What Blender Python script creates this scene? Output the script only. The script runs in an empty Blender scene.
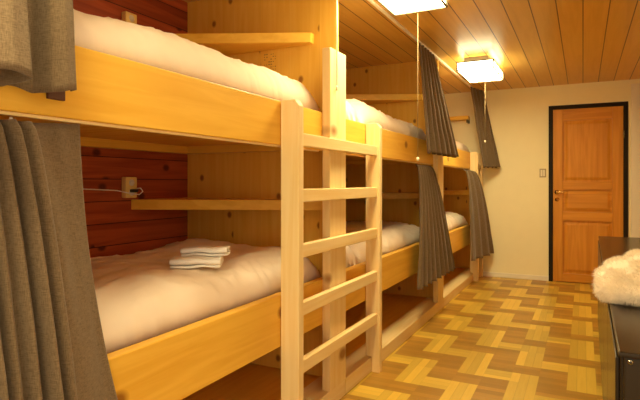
import bpy, bmesh, math, random
from mathutils import Vector, Matrix, noise

sc = bpy.context.scene
COL = sc.collection

# ------------------------------------------------------------------ camera
F_PX, YAW, EYE = 518.0, math.atan(263 / 518.0), 1.13
cam_d = bpy.data.cameras.new('camera')
cam_d.sensor_width = 36.0
cam_d.lens = F_PX / 640 * 36.0
cam_d.shift_y = -17 / 640.0
cam_d.clip_start = 0.02
cam = bpy.data.objects.new('camera', cam_d)
COL.objects.link(cam)
cam.location = (0, 0, EYE)
cam.rotation_euler = (math.pi / 2, 0, YAW)
sc.camera = cam

# ------------------------------------------------------------------ world, exposure
w = bpy.data.worlds.new('world')
sc.world = w
w.use_nodes = True
bg = w.node_tree.nodes['Background']
bg.inputs[0].default_value = (1.0, 0.83, 0.56, 1)
bg.inputs[1].default_value = 0.85
sc.view_settings.view_transform = 'Standard'
sc.view_settings.look = 'None'
sc.view_settings.exposure = 0.85
sc.view_settings.gamma = 1.0
sc.view_settings.use_curve_mapping = False
sc.cycles.use_denoising = True
sc.cycles.max_bounces = 10
sc.cycles.diffuse_bounces = 7
sc.cycles.sample_clamp_indirect = 6.0
LAMP_EMIT = 28.0
LAMP_COL = (1.0, 0.85, 0.47, 1)

# ------------------------------------------------------------------ materials
def new_mat(name, rough=0.5, spec=0.5):
    m = bpy.data.materials.new(name)
    m.use_nodes = True
    nt = m.node_tree
    b = nt.nodes['Principled BSDF']
    b.inputs['Roughness'].default_value = rough
    b.inputs['Specular IOR Level'].default_value = spec
    return m, nt, b

def N(nt, t, **kw):
    n = nt.nodes.new(t)
    for k, v in kw.items():
        setattr(n, k, v)
    return n

def ramp(nt, stops):
    r = N(nt, 'ShaderNodeValToRGB')
    el = r.color_ramp.elements
    while len(el) < len(stops):
        el.new(0.5)
    for e, (p, c) in zip(el, stops):
        e.position = p
        e.color = (*c, 1)
    return r

def math_n(nt, op, a, b=None, clamp=False):
    n = N(nt, 'ShaderNodeMath', operation=op)
    n.use_clamp = clamp
    for i, v in enumerate((a, b)):
        if v is None:
            continue
        if isinstance(v, (int, float)):
            n.inputs[i].default_value = v
        else:
            nt.links.new(v, n.inputs[i])
    return n.outputs[0]

def mixc(nt, fac, a, b):
    n = N(nt, 'ShaderNodeMix', data_type='RGBA')
    for i, v in ((0, fac), (6, a), (7, b)):
        if isinstance(v, tuple):
            n.inputs[i].default_value = (*v, 1) if len(v) == 3 else v
        elif isinstance(v, (int, float)):
            n.inputs[i].default_value = v
        else:
            nt.links.new(v, n.inputs[i])
    return n.outputs[2]

def bump(nt, b, h, strength, dist=0.01):
    n = N(nt, 'ShaderNodeBump')
    n.inputs['Strength'].default_value = strength
    n.inputs['Distance'].default_value = dist
    nt.links.new(h, n.inputs['Height'])
    nt.links.new(n.outputs[0], b.inputs['Normal'])

def wood(name, axis, light, dark, knot, rough=0.45, board=None, board_axis=None, knots=True,
         seam=(0.02, 0.008, 0.003), tone=0.25, seam_w=0.012, kscale=5.0, keep=0.80, grain=1.0, spec=0.25, flat=None):
    """plank wood, grain along axis 0/1/2; optional board seams across board_axis"""
    m, nt, b = new_mat(name, rough, spec)
    L = nt.links.new
    tc = N(nt, 'ShaderNodeTexCoord')
    co = tc.outputs['Object']
    oi = N(nt, 'ShaderNodeObjectInfo')
    off = N(nt, 'ShaderNodeVectorMath', operation='ADD')
    rnd = math_n(nt, 'MULTIPLY', oi.outputs['Random'], 7.0) if board is None else None
    L(co, off.inputs[0])
    if rnd is not None:
        cv = N(nt, 'ShaderNodeCombineXYZ')
        for i in range(3):
            L(rnd, cv.inputs[i])
        L(cv.outputs[0], off.inputs[1])
    else:
        off.inputs[1].default_value = (0, 0, 0)
    base = off.outputs[0]
    bid = None
    if board:
        sx = N(nt, 'ShaderNodeSeparateXYZ')
        L(co, sx.inputs[0])
        q = math_n(nt, 'DIVIDE', sx.outputs[board_axis], board)
        fl = math_n(nt, 'FLOOR', q)
        fr = math_n(nt, 'FRACT', q)
        wn = N(nt, 'ShaderNodeTexWhiteNoise', noise_dimensions='1D')
        L(fl, wn.inputs['W'])
        bid = wn.outputs['Value']
        shift = N(nt, 'ShaderNodeVectorMath', operation='ADD')
        L(base, shift.inputs[0])
        sc2 = N(nt, 'ShaderNodeVectorMath', operation='SCALE')
        L(wn.outputs['Color'], sc2.inputs[0])
        sc2.inputs['Scale'].default_value = 9.0
        L(sc2.outputs[0], shift.inputs[1])
        base = shift.outputs[0]
    s = [14.0, 14.0, 14.0]
    s[axis] = 0.9
    mp = N(nt, 'ShaderNodeMapping')
    mp.inputs['Scale'].default_value = s
    L(base, mp.inputs[0])
    no = N(nt, 'ShaderNodeTexNoise')
    no.inputs['Scale'].default_value = 1.6
    no.inputs['Detail'].default_value = 5
    no.inputs['Distortion'].default_value = 0.9
    L(mp.outputs[0], no.inputs['Vector'])
    mid = tuple((a + c) / 2 for a, c in zip(light, dark))
    r = ramp(nt, [(0.30, dark), (0.47, mid), (0.62, light)])
    L(no.outputs['Fac'], r.inputs[0])
    col = mixc(nt, grain, light, r.outputs[0])
    if knots:
        s2 = [kscale] * 3
        s2[axis] = kscale * 0.75
        if flat is not None:
            s2[flat] = 0.0
        else:
            s2 = [q * (0.5 if i != axis else 1) for i, q in enumerate(s2)]
        mp2 = N(nt, 'ShaderNodeMapping')
        mp2.inputs['Scale'].default_value = s2
        L(base, mp2.inputs[0])
        vo = N(nt, 'ShaderNodeTexVoronoi')
        vo.inputs['Scale'].default_value = 1.0
        if flat is None:
            L(mp2.outputs[0], vo.inputs['Vector'])
        else:
            vo.voronoi_dimensions = '2D'
            sp2 = N(nt, 'ShaderNodeSeparateXYZ')
            cb2 = N(nt, 'ShaderNodeCombineXYZ')
            L(mp2.outputs[0], sp2.inputs[0])
            for k_, ax_ in enumerate([q for q in range(3) if q != flat]):
                L(sp2.outputs[ax_], cb2.inputs[k_])
            L(cb2.outputs[0], vo.inputs['Vector'])
        sp = N(nt, 'ShaderNodeSeparateColor')
        L(vo.outputs['Color'], sp.inputs[0])
        kk = math_n(nt, 'GREATER_THAN', sp.outputs[0], keep)
        near = N(nt, 'ShaderNodeMapRange')
        near.inputs['From Min'].default_value = 0.07
        near.inputs['From Max'].default_value = 0.15
        near.inputs['To Min'].default_value = 1.0
        near.inputs['To Max'].default_value = 0.0
        L(vo.outputs['Distance'], near.inputs['Value'])
        f = math_n(nt, 'MULTIPLY', kk, near.outputs[0])
        f = math_n(nt, 'MULTIPLY', f, 0.85)
        col = mixc(nt, f, col, knot)
    if board:
        tn = math_n(nt, 'MULTIPLY', math_n(nt, 'SUBTRACT', bid, 0.5), tone * 2)
        hv = N(nt, 'ShaderNodeHueSaturation')
        L(math_n(nt, 'ADD', tn, 1.0), hv.inputs['Value'])
        L(col, hv.inputs['Color'])
        col = hv.outputs[0]
        d = math_n(nt, 'MINIMUM', fr, math_n(nt, 'SUBTRACT', 1.0, fr))
        sm = math_n(nt, 'LESS_THAN', d, seam_w / board / 2)
        col = mixc(nt, sm, col, seam)
    L(col, b.inputs['Base Color'])
    bump(nt, b, no.outputs['Fac'], 0.08)
    return m

PL, PD, PK = (0.84, 0.50, 0.070), (0.75, 0.40, 0.042), (0.26, 0.08, 0.01)
PINE = [wood('pine_%s' % 'xyz'[i], i, PL, PD, PK, 0.42, flat=(1, 0, 0)[i], kscale=4.5, keep=0.78) for i in range(3)]
PALE = [wood('pale_pine_%s' % 'xyz'[i], i, (0.87, 0.68, 0.35), (0.81, 0.58, 0.24), PK, 0.5, keep=0.86) for i in range(3)]
PANEL = wood('pine_panel', 2, (0.82, 0.50, 0.085), (0.76, 0.42, 0.055), (0.22, 0.065, 0.01), 0.45, board=0.19, board_axis=0,
             tone=0.025, seam=(0.70, 0.39, 0.06), seam_w=0.002, kscale=8.0, keep=0.70, flat=1)
REDWALL = wood('red_stained_planks', 1, (0.42, 0.085, 0.024), (0.25, 0.040, 0.012), (0.06, 0.012, 0.005), 0.45, board=0.115, board_axis=2,
               tone=0.18, seam=(0.03, 0.008, 0.004), seam_w=0.004, kscale=6, keep=0.72, flat=0)
CEIL = wood('ceiling_planks', 1, (0.67, 0.40, 0.085), (0.57, 0.315, 0.058), (0.2, 0.08, 0.02), 0.30, board=0.15, board_axis=0,
            tone=0.05, seam=(0.09, 0.035, 0.01), seam_w=0.007, knots=False, grain=0.7)
RIGHTW = wood('right_wall_planks', 2, (0.84, 0.60, 0.25), (0.74, 0.48, 0.16), (0.25, 0.08, 0.02), 0.5, board=0.12, board_axis=1, tone=0.1)
DOORW = [wood('door_wood_%s' % 'xyz'[i], i, (0.66, 0.29, 0.035), (0.54, 0.21, 0.020), (0.3, 0.1, 0.02), 0.38, knots=False) for i in range(3)]
DARKW, _nt, _b = new_mat('dark_lacquer', 0.22, 0.22)
_b.inputs['Base Color'].default_value = (0.030, 0.020, 0.012, 1)

def plain(name, col, rough=0.5, metal=0.0, noise_amt=0.0, nscale=30, bump_s=0.0, spec=0.5):
    m, nt, b = new_mat(name, rough, spec)
    b.inputs['Metallic'].default_value = metal
    tc = N(nt, 'ShaderNodeTexCoord')
    no = N(nt, 'ShaderNodeTexNoise')
    no.inputs['Scale'].default_value = nscale
    no.inputs['Detail'].default_value = 4
    nt.links.new(tc.outputs['Object'], no.inputs['Vector'])
    lo = tuple(c * (1 - noise_amt) for c in col)
    hi = tuple(min(1, c * (1 + noise_amt)) for c in col)
    nt.links.new(mixc(nt, no.outputs['Fac'], lo, hi), b.inputs['Base Color'])
    if bump_s:
        bump(nt, b, no.outputs['Fac'], bump_s, 0.004)
    return m

CREAM = plain('cream_plaster', (0.88, 0.80, 0.51), 0.85, 0, 0.03, 8, 0.05)
SKIRT = plain('white_paint', (0.82, 0.76, 0.62), 0.5)
BLACKFR = plain('black_frame', (0.018, 0.012, 0.007), 0.6, spec=0.15)
WHITEPL = plain('ivory_plastic', (0.82, 0.74, 0.55), 0.4)
OUTLET = plain('outlet_plastic', (0.86, 0.62, 0.20), 0.45)
BLACKPL = plain('black_plastic', (0.015, 0.015, 0.015), 0.4)
BRASS = plain('brass', (0.85, 0.58, 0.22), 0.22, 1.0)
STEEL = plain('steel', (0.6, 0.58, 0.52), 0.25, 1.0)
LINEN = plain('duvet_cotton', (0.87, 0.735, 0.58), 0.85, 0, 0.03, 14, 0.08)
MATT = plain('mattress_cover', (0.80, 0.70, 0.55), 0.9, 0, 0.04, 60, 0.1)
TOWEL = plain('terry_cotton', (0.88, 0.84, 0.78), 0.95, 0, 0.06, 300, 0.4)
FURM = plain('cream_fur', (0.90, 0.82, 0.68), 0.95, 0, 0.05, 40)
CORD = plain('white_cord', (0.88, 0.82, 0.70), 0.6)
CORDT = plain('tan_cord', (0.26, 0.18, 0.08), 0.8)
RIM = plain('switch_rim', (0.42, 0.33, 0.18), 0.6)
GREYWIRE = plain('lamp_frame_metal', (0.16, 0.12, 0.07), 0.5, spec=0.2)

def fabric(name, lo, hi):
    m, nt, b = new_mat(name, 0.9, 0.15)
    L = nt.links.new
    tc = N(nt, 'ShaderNodeTexCoord')
    outs = []
    for sc_ in ((70, 70, 700), (700, 700, 70)):
        mp = N(nt, 'ShaderNodeMapping')
        mp.inputs['Scale'].default_value = sc_
        L(tc.outputs['Object'], mp.inputs[0])
        no = N(nt, 'ShaderNodeTexNoise')
        no.inputs['Scale'].default_value = 1.0
        no.inputs['Detail'].default_value = 2
        L(mp.outputs[0], no.inputs['Vector'])
        outs.append(no.outputs['Fac'])
    s = math_n(nt, 'MULTIPLY', math_n(nt, 'ADD', outs[0], outs[1]), 0.5)
    r = ramp(nt, [(0.35, lo), (0.65, hi)])
    L(s, r.inputs[0])
    L(r.outputs[0], b.inputs['Base Color'])
    b.inputs['Sheen Weight'].default_value = 0.15
    bump(nt, b, s, 0.25, 0.002)
    return m
CURT = fabric('taupe_linen', (0.112, 0.072, 0.035), (0.215, 0.147, 0.083))

def emission(name, col, strength):
    m = bpy.data.materials.new(name)
    m.use_nodes = True
    nt = m.node_tree
    nt.nodes.clear()
    e = N(nt, 'ShaderNodeEmission')
    e.inputs[0].default_value = col
    e.inputs[1].default_value = strength
    o = N(nt, 'ShaderNodeOutputMaterial')
    nt.links.new(e.outputs[0], o.inputs[0])
    return m
GLOW = emission('lit_diffuser', LAMP_COL, LAMP_EMIT)
GLOW_SIDE = emission('lit_side_glass', LAMP_COL, LAMP_EMIT * 0.26)

def parquet():
    m, nt, b = new_mat('parquet', 0.34, 0.45)
    L = nt.links.new
    U = 0.1475
    tc = N(nt, 'ShaderNodeTexCoord')
    sx = N(nt, 'ShaderNodeSeparateXYZ')
    L(tc.outputs['Object'], sx.inputs[0])
    qx = math_n(nt, 'DIVIDE', math_n(nt, 'ADD', sx.outputs[0], 0.0805 + 40 * U), U)
    qy = math_n(nt, 'DIVIDE', math_n(nt, 'ADD', sx.outputs[1], -3.13 + 40 * U), U)
    cx, cy = math_n(nt, 'FLOOR', qx), math_n(nt, 'FLOOR', qy)
    fx, fy = math_n(nt, 'FRACT', qx), math_n(nt, 'FRACT', qy)
    half = math_n(nt, 'FLOOR', math_n(nt, 'MULTIPLY', cx, 0.5))
    r = math_n(nt, 'MODULO', math_n(nt, 'ADD', cy, math_n(nt, 'MULTIPLY', half, 2.0)), 4.0)
    odd = math_n(nt, 'GREATER_THAN', math_n(nt, 'MODULO', cx, 2.0), 0.5)
    is0 = math_n(nt, 'LESS_THAN', r, 0.5)
    not3 = math_n(nt, 'LESS_THAN', r, 2.5)
    even = math_n(nt, 'SUBTRACT', 1.0, odd)
    light = math_n(nt, 'ADD', math_n(nt, 'MULTIPLY', odd, is0), math_n(nt, 'MULTIPLY', even, not3))
    # strip direction: even light cells run along y, everything else along x
    vert = math_n(nt, 'MULTIPLY', even, math_n(nt, 'MULTIPLY', not3, math_n(nt, 'GREATER_THAN', r, -0.5)))
    sv = math_n(nt, 'FLOOR', math_n(nt, 'MULTIPLY', fx, 3.0))
    sh = math_n(nt, 'FLOOR', math_n(nt, 'MULTIPLY', fy, 3.0))
    strip = math_n(nt, 'ADD', math_n(nt, 'MULTIPLY', vert, sv), math_n(nt, 'MULTIPLY', math_n(nt, 'SUBTRACT', 1.0, vert), sh))
    # id of the strip; light blocks keep one id per 3 cells along y
    cyv = math_n(nt, 'FLOOR', math_n(nt, 'DIVIDE', cy, 4.0))
    idy = math_n(nt, 'ADD', math_n(nt, 'MULTIPLY', vert, cyv), math_n(nt, 'MULTIPLY', math_n(nt, 'SUBTRACT', 1.0, vert), cy))
    cv = N(nt, 'ShaderNodeCombineXYZ')
    L(cx, cv.inputs[0]); L(idy, cv.inputs[1]); L(strip, cv.inputs[2])
    wn = N(nt, 'ShaderNodeTexWhiteNoise', noise_dimensions='3D')
    L(cv.outputs[0], wn.inputs['Vector'])
    # grain
    g = []
    for s in ((6, 90, 1), (90, 6, 1)):
        mp = N(nt, 'ShaderNodeMapping')
        mp.inputs['Scale'].default_value = s
        L(tc.outputs['Object'], mp.inputs[0])
        no = N(nt, 'ShaderNodeTexNoise')
        no.inputs['Scale'].default_value = 1.0
        no.inputs['Detail'].default_value = 3
        L(mp.outputs[0], no.inputs['Vector'])
        g.append(no.outputs['Fac'])
    gr = math_n(nt, 'ADD', math_n(nt, 'MULTIPLY', vert, g[1]), math_n(nt, 'MULTIPLY', math_n(nt, 'SUBTRACT', 1.0, vert), g[0]))
    lc = mixc(nt, gr, (0.58, 0.36, 0.038), (0.68, 0.45, 0.065))
    dc = mixc(nt, gr, (0.34, 0.165, 0.018), (0.44, 0.235, 0.030))
    col = mixc(nt, light, dc, lc)
    f3 = math_n(nt, 'FRACT', math_n(nt, 'MULTIPLY', math_n(nt, 'ADD', math_n(nt, 'MULTIPLY', vert, fx), math_n(nt, 'MULTIPLY', math_n(nt, 'SUBTRACT', 1.0, vert), fy)), 3.0))
    edge = math_n(nt, 'LESS_THAN', math_n(nt, 'MINIMUM', f3, math_n(nt, 'SUBTRACT', 1.0, f3)), 0.045)
    col = mixc(nt, math_n(nt, 'MULTIPLY', edge, 0.2), col, (0.20, 0.10, 0.02))
    hv = N(nt, 'ShaderNodeHueSaturation')
    L(math_n(nt, 'ADD', math_n(nt, 'MULTIPLY', wn.outputs['Value'], 0.34), 0.83), hv.inputs['Value'])
    L(col, hv.inputs['Color'])
    L(hv.outputs[0], b.inputs['Base Color'])
    bump(nt, b, gr, 0.03)
    return m
PARQ = parquet()

# ------------------------------------------------------------------ mesh helpers
class MB:
    def __init__(self):
        self.bm = bmesh.new()
    def box(self, x0, x1, y0, y1, z0, z1, bev=0.003, mat=None):
        r = bmesh.ops.create_cube(self.bm, size=1.0)
        vs = r['verts']
        for v in vs:
            v.co = Vector(((x0 + x1) / 2 + v.co.x * (x1 - x0), (y0 + y1) / 2 + v.co.y * (y1 - y0), (z0 + z1) / 2 + v.co.z * (z1 - z0)))
        es = list({e for v in vs for e in v.link_edges})
        out = vs
        if bev:
            q = bmesh.ops.bevel(self.bm, geom=es, offset=bev, segments=2, profile=0.5, affect='EDGES')
            out = q['verts']
        if mat is not None:
            vv = list({v for f in out for v in [f]} | set(v for v in vs if v.is_valid))
            bmesh.ops.transform(self.bm, matrix=mat, verts=vv)
        return self
    def prism(self, pts, axis, a, b, bev=0.003):
        """extrude a 2-D outline along axis (0,1,2) from a to b; pts are the two other coords in order"""
        def mk(p, t):
            if axis == 0: return (t, p[0], p[1])
            if axis == 1: return (p[0], t, p[1])
            return (p[0], p[1], t)
        lo = [self.bm.verts.new(mk(p, a)) for p in pts]
        hi = [self.bm.verts.new(mk(p, b)) for p in pts]
        fs = [self.bm.faces.new(lo), self.bm.faces.new(list(reversed(hi)))]
        n = len(pts)
        for i in range(n):
            fs.append(self.bm.faces.new((lo[i], hi[i], hi[(i + 1) % n], lo[(i + 1) % n])))
        bmesh.ops.recalc_face_normals(self.bm, faces=fs)
        if bev:
            es = list({e for f in fs for e in f.edges})
            bmesh.ops.bevel(self.bm, geom=es, offset=bev, segments=2, profile=0.5, affect='EDGES')
        return self
    def tube(self, path, r, n=10, caps=True):
        path = [Vector(p) for p in path]
        rings = []
        up = None
        for i, p in enumerate(path):
            t = (path[min(i + 1, len(path) - 1)] - path[max(i - 1, 0)]).normalized()
            if up is None:
                up = t.orthogonal().normalized()
            up = (up - t * up.dot(t)).normalized()
            sd = t.cross(up)
            rr = r[i] if isinstance(r, (list, tuple)) else r
            rings.append([self.bm.verts.new(p + (up * math.cos(a) + sd * math.sin(a)) * rr) for a in [2 * math.pi * k / n for k in range(n)]])
        for A, B in zip(rings, rings[1:]):
            for k in range(n):
                self.bm.faces.new((A[k], A[(k + 1) % n], B[(k + 1) % n], B[k]))
        if caps:
            self.bm.faces.new(list(reversed(rings[0])))
            self.bm.faces.new(rings[-1])
        return self
    def grid(self, fn, nu, nv):
        vs = [[self.bm.verts.new(fn(i / nu, j / nv)) for j in range(nv + 1)] for i in range(nu + 1)]
        for i in range(nu):
            for j in range(nv):
                self.bm.faces.new((vs[i][j], vs[i + 1][j], vs[i + 1][j + 1], vs[i][j + 1]))
        return vs
    def build(self, name, mat, parent=None, smooth=False, loc=None):
        bmesh.ops.recalc_face_normals(self.bm, faces=self.bm.faces)
        me = bpy.data.meshes.new(name)
        if loc is not None:
            bmesh.ops.translate(self.bm, verts=self.bm.verts, vec=-Vector(loc))
        elif parent is not None:
            bmesh.ops.translate(self.bm, verts=self.bm.verts, vec=-Vector(wloc(parent)))
        self.bm.to_mesh(me)
        self.bm.free()
        me.materials.append(mat)
        if smooth:
            for p in me.polygons:
                p.use_smooth = True
        o = bpy.data.objects.new(name, me)
        COL.objects.link(o)
        if parent is not None:
            o.parent = parent
        if loc is not None:
            o.location = loc
        return o

def wloc(o):
    v = Vector((0, 0, 0))
    while o is not None:
        v += o.location
        o = o.parent
    return v

def tag(o, label=None, cat=None, group=None, kind=None):
    if label: o['label'] = label
    if cat: o['category'] = cat
    if group: o['group'] = group
    if kind: o['kind'] = kind
    return o

def thing(name, loc, label, cat, group=None, kind=None):
    o = bpy.data.objects.new(name, None)
    o.empty_display_size = 0.1
    COL.objects.link(o)
    o.location = loc
    return tag(o, label, cat, group, kind)

def copy_tree(o, parent=None):
    c = o.copy()
    COL.objects.link(c)
    if parent is not None:
        c.parent = parent
    for ch in list(o.children):
        copy_tree(ch, c)
    return c

def sstep(a, b, x):
    t = max(0.0, min(1.0, (x - a) / (b - a)))
    return t * t * (3 - 2 * t)

# ------------------------------------------------------------------ setting
XW, YB, XR, ZC = -2.19, 6.52, 0.545, 2.25
YN = -1.2
MB().box(XW - 0.1, XR + 0.1, YN, YB + 0.1, -0.08, 0, 0).build('floor', PARQ)
MB().box(XW - 0.1, XR + 0.1, YN, YB + 0.1, ZC, ZC + 0.08, 0).build('ceiling', CEIL)
MB().box(XW - 0.1, XW, YN, YB + 0.1, 0, ZC, 0).build('wall_left', REDWALL)
MB().box(XR, XR + 0.1, 1.15, YB + 0.1, 0, ZC, 0).build('wall_right', RIGHTW)
DX0, DX1, DZ = -0.353, 0.437, 2.015           # outer edges of the door frame
mb = MB()
mb.box(XW, DX0, YB, YB + 0.1, 0, ZC, 0)
mb.box(DX1, XR, YB, YB + 0.1, 0, ZC, 0)
mb.box(DX0, DX1, YB, YB + 0.1, DZ, ZC, 0)
mb.box(DX0, DX1, YB + 0.062, YB + 0.1, 0, DZ, 0)  # unseen backing added behind the door to stop light leaking past the leaf
mb.build('wall_back', CREAM)
MB().box(-1.16, DX0, YB - 0.014, YB, 0, 0.055, 0.003).build('baseboard_back', SKIRT)
MB().box(0.463, 0.545, YB - 0.02, YB, 0, 2.20, 0.004).build('trim_1', SKIRT)
for n in ('floor', 'ceiling', 'wall_left', 'wall_right', 'wall_back', 'baseboard_back', 'trim_1'):
    tag(bpy.data.objects[n], kind='structure')

# door
door = thing('door_1', ((DX0 + DX1) / 2, YB, 0), 'orange wooden three-panel door in a thin black frame', 'door', kind='structure')
fw = 0.042
mb = MB()
mb.box(DX0, DX0 + fw, YB - 0.012, YB + 0.06, 0, DZ, 0.002)
mb.box(DX1 - fw, DX1, YB - 0.012, YB + 0.06, 0, DZ, 0.002)
mb.box(DX0 + fw, DX1 - fw, YB - 0.012, YB + 0.06, DZ - fw, DZ, 0.002)
mb.build('door_frame', BLACKFR, door)
lx0, lx1, lz1 = DX0 + fw + 0.002, DX1 - fw - 0.002, DZ - fw - 0.002
lw = lx1 - lx0
st = 0.105
yl0, yl1 = YB + 0.004, YB + 0.05
rails = [(0.006, 0.10), (0.70, 0.80), (1.055, 1.145), (1.84, lz1)]
mb = MB()
mb.box(lx0, lx0 + st, yl0, yl1, 0.006, lz1, 0.003)
mb.box(lx1 - st, lx1, yl0, yl1, 0.006, lz1, 0.003)
leaf = mb.build('leaf', DOORW[2], door)
mb = MB()
for z0, z1 in rails:
    mb.box(lx0 + st, lx1 - st, yl0, yl1, z0, z1, 0.003)
mb.build('cross_rails', DOORW[0], leaf)
for (z0, z1) in ((0.10, 0.70), (0.80, 1.055), (1.145, 1.84)):
    mb = MB()
    mb.box(lx0 + st, lx1 - st, yl0 + 0.022, yl1 - 0.006, z0, z1, 0)
    # raised, bevelled field
    a, b_, c_, d_ = lx0 + st + 0.018, lx1 - st - 0.018, z0 + 0.018, z1 - 0.018
    q = 0.03
    vs0 = [mb.bm.verts.new(p) for p in ((a, yl0 + 0.022, c_), (b_, yl0 + 0.022, c_), (b_, yl0 + 0.022, d_), (a, yl0 + 0.022, d_))]
    vs1 = [mb.bm.verts.new(p) for p in ((a + q, yl0 + 0.008, c_ + q), (b_ - q, yl0 + 0.008, c_ + q), (b_ - q, yl0 + 0.008, d_ - q), (a + q, yl0 + 0.008, d_ - q))]
    mb.bm.faces.new(vs1)
    for i in range(4):
        mb.bm.faces.new((vs0[i], vs0[(i + 1) % 4], vs1[(i + 1) % 4], vs1[i]))
    mb.build('door_panel', DOORW[0] if z1 < 1.06 and z0 > 0.5 else DOORW[2], leaf)
hx = lx0 + 0.045
mb = MB()
mb.tube([(hx, yl0 - 0.004, 1.025), (hx, yl0, 1.025)], 0.026, 20)
mb.tube([(hx, yl0, 1.025), (hx, yl0 - 0.045, 1.025), (hx + 0.02, yl0 - 0.052, 1.027), (hx + 0.06, yl0 - 0.052, 1.03), (hx + 0.115, yl0 - 0.05, 1.026)], [0.010, 0.010, 0.010, 0.009, 0.007], 12)
mb.build('door_handle', BRASS, leaf, True)
mb = MB()
mb.tube([(hx, yl0 - 0.004, 0.94), (hx, yl0, 0.94)], 0.022, 20)
kp = mb.build('keyhole_plate', BRASS, leaf, True)
MB().box(hx - 0.004, hx + 0.004, yl0 - 0.0055, yl0 - 0.003, 0.928, 0.95, 0).build('keyhole', BLACKPL, kp)
for hz in (0.25, 1.62):
    MB().tube([(lx1 + 0.002, yl0 - 0.012, hz), (lx1 + 0.002, yl0 - 0.012, hz + 0.085)], 0.008, 10).build('hinge', STEEL, door, True)

# light switch beside the door
sw = thing('light_switch', (-0.415, YB, 1.195), 'small ivory light switch on the cream wall left of the door', 'light switch')
MB().box(-0.450, -0.380, YB - 0.010, YB, 1.195, 1.295, 0.003).build('plate', RIM, sw)
MB().box(-0.438, -0.418, YB - 0.017, YB - 0.011, 1.208, 1.282, 0.002).build('rocker', WHITEPL, sw)
MB().box(-0.412, -0.392, YB - 0.017, YB - 0.011, 1.208, 1.282, 0.002).build('rocker', WHITEPL, sw)

# ------------------------------------------------------------------ ceiling lamps with pull cords
def make_lamp(y1, label, zc):
    x0, x1, y0 = -1.0, -0.69, y1 - 0.62
    zb, zt = 2.13, 2.20
    L = thing('ceiling_lamp', ((x0 + x1) / 2, (y0 + y1) / 2, ZC), label, 'ceiling lamp', 'box lamps along the plank ceiling')
    MB().box(x0 + 0.05, x1 - 0.05, y0 + 0.05, y1 - 0.05, zt + 0.001, ZC, 0.003).build('base_plate', GREYWIRE, L)
    MB().box(x0 + 0.004, x1 - 0.004, y0 + 0.004, y1 - 0.004, zb + 0.003, zb + 0.006, 0).build('diffuser', GLOW, L)
    MB().box(x0 + 0.004, x1 - 0.004, y0 + 0.004, y1 - 0.004, zb + 0.0065, zt - 0.003, 0.004).build('side_glass', GLOW_SIDE, L)
    mb = MB()
    t = 0.0095
    for (a, b_) in ((x0, y0), (x1, y0), (x0, y1), (x1, y1)):
        mb.box(a - t / 2, a + t / 2, b_ - t / 2, b_ + t / 2, zb, zt, 0)
    for z in (zb, zt):
        for yy in (y0, y1):
            mb.box(x0, x1, yy - t / 2, yy + t / 2, z - t / 2, z + t / 2, 0)
        for xx in (x0, x1):
            mb.box(xx - t / 2, xx + t / 2, y0, y1, z - t / 2, z + t / 2, 0)
    mb.build('wire_frame', GREYWIRE, L)
    cx, cy = -0.86, y1 + 0.006
    c = MB().tube([(cx, cy, zb + 0.03), (cx, cy, zc)], 0.0017, 8).build('pull_cord', CORDT, L, True)
    MB().tube([(cx, cy, zc + 0.012), (cx, cy, zc + 0.008), (cx, cy, zc - 0.006), (cx, cy, zc - 0.012)], [0.003, 0.0075, 0.0075, 0.003], 12).build('pull_knob', WHITEPL, c, True)
    return L
make_lamp(2.95, 'nearer lit white box lamp cut by the top edge of the photo', 1.27)
make_lamp(5.28, 'farther lit white box lamp with all of its frame in view', 1.54)
make_lamp(0.62, 'added white box lamp, unseen overhead, lighting the near bunks', 1.54)  # third lamp is added out of view to brighten the near bunks

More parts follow.
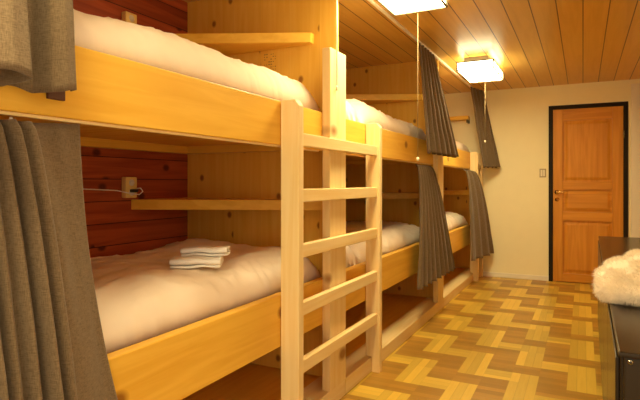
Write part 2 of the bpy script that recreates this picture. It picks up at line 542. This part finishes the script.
# ------------------------------------------------------------------ bunk beds
XF = -1.17                      # front of the rails
def make_bunk(y0, y1, label, first=False, last=False):
    """y0..y1: clear length; far panel stands behind y1"""
    B = thing('bunk_bed', (-1.65, y0, 0), label, 'bunk bed', 'bunk beds along the left wall')
    pe = y1 + (0.03 if not last else 0.0)
    ye = pe if last else y1 + 0.03
    # plinth platform and its pale front plank
    MB().box(XW, -1.27, y0, ye, 0.0, 0.078, 0.002).build('platform', PINE[1], B)
    MB().box(-1.27, -1.13, y0, ye - 0.002, 0.0, 0.085, 0.004).build('plinth', PALE[1], B)
    yr0, yr1 = y0, y1
    MB().box(XF - 0.04, XF, yr0, yr1, 1.295, 1.487, 0.004).build('upper_rail', PINE[1], B)
    MB().box(XF - 0.045, XF, yr0, yr1, 0.42, 0.642, 0.004).build('lower_rail', PINE[1], B)
    # bases of boards
    def base(z, n):
        mb = MB()
        k = int((y1 - y0) / 0.145)
        st_ = (y1 - y0) / k
        for i in range(k):
            mb.box(XW, XF - 0.042, y0 + i * st_ + 0.002, y0 + (i + 1) * st_ - 0.002, z, z + 0.024, 0.002)
        mb.build(n, PINE[0], B)
    base(1.352, 'upper_base')
    base(0.49, 'lower_base')
    MB().box(XW, XW + 0.045, y0, y1, 1.308, 1.352, 0.003).build('wall_ledger', PINE[1], B)
    MB().box(XW + 0.045, XF - 0.042, y1 - 0.05, y1, 1.308, 1.352, 0.003).build('cross_beam', PINE[0], B)
    MB().box(XW, XW + 0.045, y0, y1, 0.445, 0.49, 0.003).build('wall_ledger', PINE[1], B)
    # end panel, post
    if last:
        MB().box(XW, XF - 0.042, y1 - 0.025, y1, 0.085, 1.308, 0.002).build('end_panel', PANEL, B)
    else:
        MB().box(XW, XF, y1, y1 + 0.03, 0.085, ZC, 0.002).build('end_panel', PANEL, B)
        MB().box(XF, -1.125, y1 - 0.167, y1 + 0.028, 0.085, 1.81, 0.004).build('post', PALE[2], B)
    if first:
        MB().box(XW, XF, y0 - 0.03, y0, 0.085, ZC, 0.002).build('end_panel', PANEL, B)
    # corner shelves: deep at the wall, narrow at the aisle
    def shelf(z, xt, yy, dep=0.45):
        MB().prism([(XW, yy - dep), (XW, yy), (xt, yy), (xt, yy - 0.035)], 2, z, z + 0.055, 0.003).build('corner_shelf', PINE[0], B)
    shelf(0.985, -1.235, y1 - (0.025 if last else 0))
    if last:
        s = MB().box(-1.95, -1.24, y1 - 0.13, y1, 1.90, 1.945, 0.003).build('wall_shelf', PINE[0], B)
        MB().box(-1.262, -1.242, y1 - 0.12, y1 - 0.005, 1.862, 1.899, 0.003).build('bracket', GREYWIRE, s)
    else:
        shelf(1.885, -1.305, y1)
    MB().box(XF - 0.026, XF - 0.010, y0, y1 - (0.18 if not last else 0.0), 1.287, 1.295, 0.001).build('curtain_rail', PALE[1], B)
    return B
P1, P2, P0 = 2.495, 4.655, 0.34
near_bunk = make_bunk(P0, P1, 'nearest pine bunk bed, towels on its lower berth', first=True)
make_bunk(P1 + 0.03, P2, 'middle pine bunk bed behind the ladder and tall post')
make_bunk(P2 + 0.03, YB, 'farthest pine bunk bed against the cream back wall', last=True)

MB().box(XF, XF + 0.010, 0.825, 0.872, 1.336, 1.362, 0.002).build('small_plate', plain('dark_red_wood', (0.09, 0.026, 0.010), 0.6), near_bunk)
random.seed(2)
mb = MB()
for r_ in range(7):
    for c_ in range(6):
        if random.random() < 0.7:
            x_ = -1.625 + c_ * 0.0145
            z_ = 1.772 + r_ * 0.0145
            mb.box(x_, x_ + random.uniform(0.004, 0.011), P1 - 0.0006, P1, z_, z_ + random.uniform(0.003, 0.006), 0)
mb.build('ink_stamp', plain('faded_ink', (0.30, 0.17, 0.03), 0.6), near_bunk)

# ------------------------------------------------------------------ ladders
def make_ladder(ya, yb, label):
    Ld = thing('ladder', (-1.115, ya, 0), label, 'ladder', 'bunk ladders')
    prof = [(-1.128, 0.0), (-1.076, 0.0), (-1.076, 1.462), (-1.096, 1.487), (-1.166, 1.487), (-1.166, 0.092), (-1.128, 0.092)]
    for y in (ya, yb - 0.045):
        MB().prism(prof, 1, y, y + 0.045, 0.004).build('stile', PALE[2], Ld)
    for z in (0.325, 0.578, 0.832, 1.075, 1.32):
        MB().box(-1.123, -1.090, ya + 0.045, yb - 0.045, z - 0.029, z + 0.029, 0.004).build('rung', PALE[1], Ld)
    return Ld
make_ladder(1.92, 2.945, 'pale wooden ladder with five rungs in the foreground')
make_ladder(6.13, 6.47, 'narrow wooden ladder at the far end bunk by the back wall')

# ------------------------------------------------------------------ mattresses, duvets, pillows
def duvet(name, x0, x1, y0, y1, zb, zt, seed, label, group, cat='duvet', bumps=(), wr=1.0, nx=64, ny=120, pw=5.0, mat=None):
    cx, cy = (x0 + x1) / 2, (y0 + y1) / 2
    hx_, hy_ = (x1 - x0) / 2, (y1 - y0) / 2
    H = zt - zb
    def prof(p, q):
        px = max(0.0, 1 - abs(p) ** pw)
        qe = max(0.0, 1 - (max(0.0, (abs(q) * hy_ - (hy_ - 0.22)) / 0.22)) ** 2.6)
        return (px ** 0.42) * (qe ** 0.5)
    mb = MB()
    def top(u, v):
        p = -1 + 2 * u
        p = math.copysign(abs(p) ** 0.8, p) if p else 0
        q = -1 + 2 * v
        q = math.copysign(abs(q) ** 0.85, q) if q else 0
        h = prof(p, q)
        x, y = cx + p * hx_, cy + q * hy_
        n1 = noise.noise(Vector((x * 2.2, y * 1.8, seed)))
        n2 = noise.noise(Vector((x * 5 + n1, y * 7 - n1, seed + 9)))
        n3 = 1 - abs(noise.noise(Vector((x * 4.5 + 2 * n1, y * 3.2 + 3 * n2, seed + 20)))) * 2
        n4 = noise.noise(Vector((x * 22, y * 16, seed + 5)))
        side = 0.25 + 0.75 * min(1, (1 - h) * 2.5)
        e = wr * (0.020 * n1 + 0.011 * n2 + 0.016 * max(0, n3) ** 4 * (0.4 + side) + 0.0035 * n4)
        ex = wr * (0.014 * n2 + 0.010 * max(0, n3) ** 3) * (1 - h)
        z = zb + H * h + e * min(1, h * 1.5)
        for (bx, by, sx_, sy_, hh) in bumps:
            z += hh * math.exp(-((x - bx) / sx_) ** 2 - ((y - by) / sy_) ** 2) * h
        return (x + math.copysign(ex, p), y + math.copysign(ex, q), z)
    vs = mb.grid(top, nx, ny)
    def low(u, v):
        p = -1 + 2 * u
        p = math.copysign(abs(p) ** 0.8, p) if p else 0
        q = -1 + 2 * v
        q = math.copysign(abs(q) ** 0.85, q) if q else 0
        return (cx + p * hx_ * 0.97, cy + q * hy_ * 0.985, zb - 0.0 if max(abs(p), abs(q)) < 0.999 else zb)
    lo = mb.grid(low, 8, 16)
    rim_t = [vs[i][0] for i in range(nx + 1)] + [vs[nx][j] for j in range(1, ny + 1)] + [vs[i][ny] for i in range(nx - 1, -1, -1)] + [vs[0][j] for j in range(ny - 1, 0, -1)]
    rim_l = [lo[i][0] for i in range(9)] + [lo[8][j] for j in range(1, 17)] + [lo[i][16] for i in range(7, -1, -1)] + [lo[0][j] for j in range(15, 0, -1)]
    et = [mb.bm.edges.get((rim_t[i], rim_t[(i + 1) % len(rim_t)])) for i in range(len(rim_t))]
    el = [mb.bm.edges.get((rim_l[i], rim_l[(i + 1) % len(rim_l)])) for i in range(len(rim_l))]
    bmesh.ops.bridge_loops(mb.bm, edges=et + el)
    o = mb.build(name, mat or LINEN, None, True, loc=(cx, cy, zb))
    return tag(o, label, cat, group)

def mattress(x0, x1, y0, y1, z0, z1, label):
    mb = MB()
    mb.box(x0, x1, y0, y1, z0, z1, 0.025)
    o = mb.build('mattress', MATT, None, True, loc=((x0 + x1) / 2, (y0 + y1) / 2, z0))
    return tag(o, label, 'mattress', 'mattresses under the duvets')

where = {1: 'nearest', 2: 'middle', 3: 'farthest'}
spans = {1: (P0 + 0.03, P1 - 0.02), 2: (P1 + 0.05, P2 - 0.02), 3: (P2 + 0.05, YB - 0.045)}
for k in (1, 2, 3):
    ya, yb = spans[k]
    for lev, zb in (('upper', 1.376), ('lower', 0.514)):
        mattress(XW + 0.02, -1.235, ya, yb, zb, zb + 0.10, 'cream mattress under the duvet in the %s berth of the %s bunk' % (lev, where[k]))
DG = 'white duvets on the bunks'
ya, yb = spans[1]
duvet('duvet', -2.15, -1.225, 0.42, yb - 0.03, 1.476, 1.690, 1.0, 'white duvet bulging above the rail of the nearest upper berth', DG, bumps=[(-1.6, 0.6, 0.9, 0.50, -0.085)], wr=0.7)
LOWER_DUVET = duvet('duvet', -2.16, -1.236, 0.42, yb - 0.01, 0.614, 0.785, 4.0, 'white duvet on the nearest lower berth, under two folded towels', DG,
      bumps=[(-1.95, 2.25, 0.25, 0.18, 0.030), (-1.35, 2.25, 0.12, 0.2, 0.02), (-1.5, 1.78, 0.25, 0.12, -0.01)], wr=1.0)
ya, yb = spans[2]
duvet('duvet', -2.15, -1.225, ya + 0.46, yb - 0.03, 1.476, 1.645, 7.0, 'white duvet on the middle upper berth beside the ladder top', DG, bumps=[(-1.4, 3.25, 0.5, 0.42, 0.05)])
duvet('duvet', -2.15, -1.225, ya + 0.45, yb - 0.06, 0.614, 0.775, 11.0, 'white duvet on the middle lower berth, seen through the ladder', DG)
ya, yb = spans[3]
duvet('duvet', -2.15, -1.225, ya + 0.1, yb - 0.04, 1.476, 1.63, 14.0, 'white duvet on the farthest upper berth between two curtains', DG)
duvet('duvet', -2.15, -1.225, ya + 0.1, yb - 0.12, 0.614, 0.79, 17.0, 'white duvet on the farthest lower berth between two curtains', DG)
ya, yb = spans[2]
PG = 'white pillows at the heads of the berths'
duvet('pillow', -2.08, -1.232, ya + 0.0, ya + 0.455, 1.477, 1.675, 21.0, 'white pillow behind the tall post on the middle upper berth', PG, 'pillow', nx=50, ny=40, pw=4.0, wr=1.2)
duvet('pillow', -2.08, -1.232, ya + 0.0, ya + 0.445, 0.615, 0.80, 25.0, 'white pillow behind the tall post on the middle lower berth', PG, 'pillow', nx=50, ny=40, pw=4.0, wr=1.2)

# ------------------------------------------------------------------ towels on the nearest lower berth
def towel(loc, rz, wdt, dep, layers, th, seed, label):
    mb = MB()
    # serpentine profile in depth (a) and height (z)
    pts = []
    for l in range(layers):
        z = th * (l + 0.5)
        xs = [dep * (i / 10.0 - 0.5) for i in range(11)]
        if l % 2: xs.reverse()
        for x in xs:
            pts.append((x * (1 - 0.05 * l), z))
        if l < layers - 1:
            s = 1 if l % 2 == 0 else -1
            for a in (-45, 0, 45):
                r = math.radians(a)
                pts.append((s * (dep / 2 + th * 0.5 * math.cos(r)) * (1 - 0.05 * l), th * (l + 1) + th * 0.5 * math.sin(r)))
    m = 26
    def fn(u, v):
        i = min(int(u * (len(pts) - 1) + 0.5), len(pts) - 1)
        a, z = pts[i]
        x = (v - 0.5) * wdt
        edge = 1 - 0.12 * abs(v * 2 - 1) ** 6
        n = noise.noise(Vector((x * 14, a * 14, seed + z * 20)))
        return (x + 0.006 * n, a * edge + 0.013 * noise.noise(Vector((x * 8, z * 30, seed))), z + 0.008 * n + 0.004)
    mb.grid(fn, len(pts) - 1, m)
    o = mb.build('folded_towel', TOWEL, None, True)
    so = o.modifiers.new('thickness', 'SOLIDIFY'); so.thickness = th * 0.8; so.offset = 0
    ss = o.modifiers.new('smooth', 'SUBSURF'); ss.levels = 1; ss.render_levels = 1
    o.location = loc
    o.rotation_euler = (0, 0, rz)
    return tag(o, label, 'towel', 'towels on the lower berth')
def rest(o, x, y, r):
    return max((v.co.z for v in o.data.vertices if math.hypot(v.co.x + o.location.x - x, v.co.y + o.location.y - y) < r), default=0) + o.location.z
bx, by = -1.41, 1.665
zb_ = rest(LOWER_DUVET, bx, by, 0.09) - 0.004
towel((bx, by, zb_), math.radians(33), 0.20, 0.13, 3, 0.0130, 3.0, 'lower white folded towel lying flat on the duvet')
towel((bx + 0.025 * 0.892 - 0.05 * 0.452, by + 0.025 * 0.452 + 0.05 * 0.892, zb_ + 0.036), math.radians(26), 0.19, 0.085, 3, 0.012, 8.0,
      'smaller white folded towel lying behind and over the other towel')

# ------------------------------------------------------------------ curtains
def curtain(name, zt, zb, A, Bp, n, amp, seed, label, ncol=120, nrow=50, ease=0.6, hemtilt=0.0, prof=None, parent_loc=None):
    """A(t), Bp(t): ends of the cloth (x, y) at height fraction t (0 top, 1 bottom)"""
    mb = MB()
    def fn(u, v):
        t = v
        a, b_ = A(t), Bp(t)
        d = Vector((b_[0] - a[0], b_[1] - a[1]))
        nn = Vector((d.y, -d.x)).normalized()
        wob = noise.noise(Vector((u * 5, t * 1.3, seed)))
        uu = u + 0.018 * wob * min(1, t * 2)
        ph = 2 * math.pi * n * uu + 0.8 * noise.noise(Vector((u * 3, 0.6 * t, seed + 3)))
        am = amp(t) * (0.75 + 0.5 * noise.noise(Vector((u * n * 0.9, 0.2 * t, seed + 7))) + 0.2)
        off = am * (math.sin(ph) + 0.25 * math.sin(2 * ph + 1)) if prof is None else prof(u, t)
        off += 0.004 * noise.noise(Vector((u * 14, t * 6, seed)))
        x = a[0] + d.x * u + nn.x * off
        y = a[1] + d.y * u + nn.y * off
        z = zt + (zb - zt) * t + hemtilt * (u - 0.5) * t + 0.006 * math.cos(ph) * t
        return (x, y, z)
    mb.grid(fn, ncol, nrow)
    a = A(0)
    o = mb.build(name, CURT, None, True, loc=(a[0], a[1], zt))
    so = o.modifiers.new('thickness', 'SOLIDIFY'); so.thickness = 0.004; so.offset = 0
    return tag(o, label, 'curtain', 'taupe bunk curtains')

def L2p(p, q, e=1.0):
    return lambda t: (p[0] + (q[0] - p[0]) * (t ** e), p[1] + (q[1] - p[1]) * t)

TR = -1.155
tk = MB().box(TR - 0.010, TR + 0.010, P0, YB - 0.02, ZC - 0.014, ZC, 0.002).build('curtain_track', SKIRT, None, loc=None)
tag(tk, 'thin white curtain track running along the plank ceiling above the bunk fronts', 'curtain track')
zct = ZC - 0.016
# nearest upper: a broad bundle of soft folds
def prof_near(u, t):
    k = [(0, 0), (.3, .04), (.50, -.03), (.58, .075), (.63, .09), (.685, .09), (.70, .06), (.72, -.05), (.80, -.075), (.875, -.06), (.90, .0), (.94, .02), (.98, .015), (1, -.015)]
    for (a, b_), (c, d) in zip(k, k[1:]):
        if a <= u <= c:
            return (b_ + (d - b_) * sstep(a, c, u)) * (0.6 + 0.4 * t)
    return 0
curtain('curtain', zct, 1.345, L2p((-1.125, 0.30), (-1.07, 0.28)), L2p((-1.125, 0.835), (-1.085, 0.842)), 5, lambda t: 0.03, 2.0,
        'taupe curtain gathered at the top left over the nearest upper berth', prof=prof_near, ncol=260)
XL = XF - 0.018
def amp_l(a, b_):
    return lambda t: a + (b_ - a) * t
def prof_low(u, t):
    ph = 2 * math.pi * (9.6 * u + 0.20 * math.sin(9 * u) + 0.14 * math.sin(2.2 * t + 5 * u))
    sh = math.sin(ph)
    sh = math.copysign(abs(sh) ** 0.75, sh)
    return (0.021 + 0.019 * t) * (0.8 + 0.35 * math.sin(23 * u + 1)) * sh + 0.004 * noise.noise(Vector((u * 9, t * 4, 2)))
c = curtain('curtain', 1.276, 0.30, L2p((XL, 0.42), (-1.10, 0.40), 0.5), L2p((XL, 0.80), (-1.085, 0.90), 0.5), 5.5, amp_l(0.026, 0.050), 5.0,
        'long pleated taupe curtain at left hanging before the nearest lower berth', ncol=420, prof=prof_low)
mb = MB()
def flapfn(u, v):
    t = v
    a = (XL + (-1.105 - XL) * t ** 0.5, 0.79 + 0.10 * t)
    b_ = (-1.19 + 0.075 * t ** 1.5, 0.935 + 0.140 * t ** 1.8)
    off = 0.012 * math.sin(u * 4 + t * 2) * t + 0.006 * noise.noise(Vector((u * 3, t * 3, 4)))
    return (a[0] + (b_[0] - a[0]) * u + off, a[1] + (b_[1] - a[1]) * u, 1.274 - 0.974 * t + 0.012 * u * (1 - t))
mb.grid(flapfn, 30, 50)
fl = mb.build('loose_edge', CURT, c, True)
so = fl.modifiers.new('thickness', 'SOLIDIFY'); so.thickness = 0.004; so.offset = 0
for i in range(6):
    y = 0.40 + 0.07 * i
    MB().tube([(XL, y, 1.283), (XL, y, 1.268)], 0.004, 8).build('glider', SKIRT, c, True)
# middle
curtain('curtain', zct, 1.365, L2p((TR, 3.99), (-1.07, 3.90)), L2p((TR, 4.47), (-1.03, 4.80)), 6, amp_l(0.016, 0.03), 9.0,
        'taupe curtain hanging from the ceiling track at the middle upper berth', ncol=130)
curtain('curtain', 1.279, 0.335, L2p((XL, 4.03), (-1.085, 3.74), 0.5), L2p((XL, 4.46), (-1.055, 4.80), 0.45), 8, amp_l(0.013, 0.024), 12.0,
        'taupe pleated curtain before the middle lower berth', ncol=150)
# farthest
curtain('curtain', zct, 1.31, L2p((TR, 6.08), (-1.04, 6.17)), L2p((-1.065, 6.44), (-0.885, 6.42)), 4, amp_l(0.014, 0.028), 15.0,
        'taupe curtain at the farthest upper berth against the cream wall', ncol=100)
curtain('curtain', 1.279, 0.29, L2p((XL, 5.80), (-1.07, 5.68), 0.3), L2p((-1.165, 6.06), (-0.955, 6.42), 0.28), 3, amp_l(0.010, 0.02), 19.0,
        'taupe curtain before the farthest lower berth, almost flat', ncol=100)

# cord beside the end panel
cd = thing('hanging_cord', (-1.115, 2.385, ZC), 'thin white cord hanging from the ceiling before the tall post', 'cord')
MB().tube([(-1.115, 2.385, ZC), (-1.115, 2.385, 1.62)], 0.004, 8).build('cord', CORD, cd, True)
MB().tube([(-1.115, 2.385, 1.625), (-1.115, 2.385, 1.615), (-1.115, 2.385, 1.60)], [0.004, 0.007, 0.005], 10).build('cord_end', WHITEPL, cd, True)

# ------------------------------------------------------------------ outlets and cable
def outlet(z0, label):
    o = thing('wall_socket', (XW, 2.018, z0), label, 'wall socket', 'wall sockets on the red planks')
    MB().box(XW, XW + 0.035, 1.978, 2.056, z0, z0 + 0.112, 0.006).build('housing', OUTLET, o)
    for dz in (0.03, 0.082):
        MB().tube([(XW + 0.0352, 2.017, z0 + dz), (XW + 0.036, 2.017, z0 + dz)], 0.018, 16).build('socket_face', WHITEPL, o, True)
    return o
outlet(1.05, 'yellowed wall socket with a black plug above the lower berth')
outlet(1.93, 'yellowed wall socket just above the upper duvet')
cb = thing('power_cable', (XW, 1.6, 1.1), 'thin pale cable running along the red planks to the lower socket', 'cable')
pts = [(XW + 0.006, 0.5 + 0.1 * i, 1.098 + 0.004 * math.sin(i * 1.7)) for i in range(14)] + \
      [(XW + 0.008, 1.88, 1.094), (XW + 0.012, 1.94, 1.090), (XW + 0.045, 1.99, 1.076), (XW + 0.062, 2.045, 1.068), (XW + 0.062, 2.070, 1.085), (XW + 0.060, 2.055, 1.102), (XW + 0.052, 2.035, 1.100)]
MB().tube(pts, 0.0028, 8).build('cord', CORD, cb, True)
MB().box(XW + 0.037, XW + 0.062, 2.000, 2.040, 1.080, 1.097, 0.004).build('plug', BLACKPL, cb)

# ------------------------------------------------------------------ dark sideboard on the right
SX0, SX1, SY0, SY1, SZ = 0.076, 0.500, 1.45, 4.55, 0.72
sb = thing('sideboard', (SX0, SY0, 0), 'long glossy dark sideboard along the right wall under a fur throw', 'sideboard')
MB().box(SX0, SX1, SY0, SY1, SZ - 0.012, SZ, 0.004).build('top', DARKW, sb)
MB().box(SX0 + 0.006, SX1, SY0 + 0.03, SY1 - 0.004, 0.06, SZ - 0.012, 0.003).build('body', DARKW, sb)
pan = MB().box(SX0 + 0.012, SX1, SY0 + 0.008, SY0 + 0.03, 0.03, SZ - 0.012, 0.004).build('end_panel', DARKW, sb)
MB().box(SX0 + 0.02, SX1 - 0.02, SY0 + 0.04, SY1 - 0.03, 0, 0.06, 0.002).build('base', DARKW, sb)
kx, kz = SX0 + 0.026, 0.697
mb = MB()
mb.tube([(kx, SY0 + 0.009, kz), (kx, SY0 + 0.004, kz)], 0.0060, 20)
lk = mb.build('lock_ring', STEEL, pan, True)
MB().tube([(kx, SY0 + 0.0045, kz), (kx, SY0 + 0.003, kz)], 0.0035, 16).build('lock_core', BLACKPL, lk, True)
nd = 5
for i in range(nd):
    a = SY0 + 0.05 + i * (SY1 - SY0 - 0.08) / nd
    b_ = SY0 + 0.05 + (i + 1) * (SY1 - SY0 - 0.08) / nd
    MB().box(SX0 - 0.004, SX0 + 0.006, a + 0.004, b_ - 0.004, 0.07, SZ - 0.03, 0.003).build('cabinet_door', DARKW, sb)
sb.rotation_euler = (0, 0, -math.atan(0.030 / 3.1))

# fur throw folded in three fluffy layers
random.seed(4)
mb = MB()
ell = []      # centre, half sizes
lobes = [((0.290, 2.27, 0.752), (0.245, 0.30, 0.042)),
         ((0.310, 2.30, 0.790), (0.228, 0.27, 0.032)),
         ((0.350, 2.33, 0.822), (0.190, 0.24, 0.026))]
def lobe_pt(c, h, a, b_):
    e1, e2 = 0.45, 0.7
    f = lambda s, e: math.copysign(abs(s) ** e, s)
    x = f(math.cos(b_), e2) * f(math.cos(a), e1)
    y = f(math.cos(b_), e2) * f(math.sin(a), e1)
    z = f(math.sin(b_), e2)
    p = Vector((c[0] + h[0] * x, c[1] + h[1] * y, c[2] + h[2] * z))
    n = Vector((x / h[0], y / h[1], z / h[2])).normalized()
    q = 0.010 * noise.noise(p * 9) + 0.005 * noise.noise(p * 24)
    p += n * q
    p.z = max(p.z, 0.7215)
    p.x = min(p.x, 0.515)
    return p, n
for c, h in lobes:
    nu, nv = 64, 24
    def fn(u, v):
        return lobe_pt(c, h, 2 * math.pi * u, -math.pi / 2 + math.pi * v)[0]
    mb.grid(fn, nu, nv)
bmesh.ops.remove_doubles(mb.bm, verts=mb.bm.verts, dist=0.0005)
def inside(p):
    return sum(1 for c, h in lobes if ((p.x - c[0]) / h[0]) ** 4 + ((p.y - c[1]) / h[1]) ** 4 + ((p.z - c[2]) / h[2]) ** 2 < 0.9)
cnt = 0
while cnt < 26000:
    c, h = random.choice(lobes)
    p, n = lobe_pt(c, h, random.uniform(0, 2 * math.pi), math.asin(random.uniform(-0.9, 1)))
    if inside(p) > 0 or p.x > 0.51:
        continue
    cnt += 1
    d = (n + Vector((random.gauss(0, 0.45), random.gauss(0, 0.45), random.gauss(-0.25, 0.35)))).normalized()
    ln = random.uniform(0.010, 0.024)
    s = d.cross(Vector((random.gauss(0, 1), random.gauss(0, 1), random.gauss(0, 1)))).normalized() * 0.0008
    tip = p + d * ln + Vector((0, 0, -0.004))
    if p.x > SX0 - 0.005:
        tip.z = max(tip.z, 0.7215)
    tip.x = min(tip.x, 0.54)
    mid = p + d * ln * 0.55
    vv = [mb.bm.verts.new(q) for q in (p - s, p + s, mid + s * 0.7, mid - s * 0.7, tip)]
    mb.bm.faces.new((vv[0], vv[1], vv[2], vv[3]))
    mb.bm.faces.new((vv[3], vv[2], vv[4]))
fur = mb.build('fur_throw', FURM, None, True, loc=(0.3, 2.25, SZ))
tag(fur, 'fluffy cream fur throw folded on the dark sideboard', 'throw')
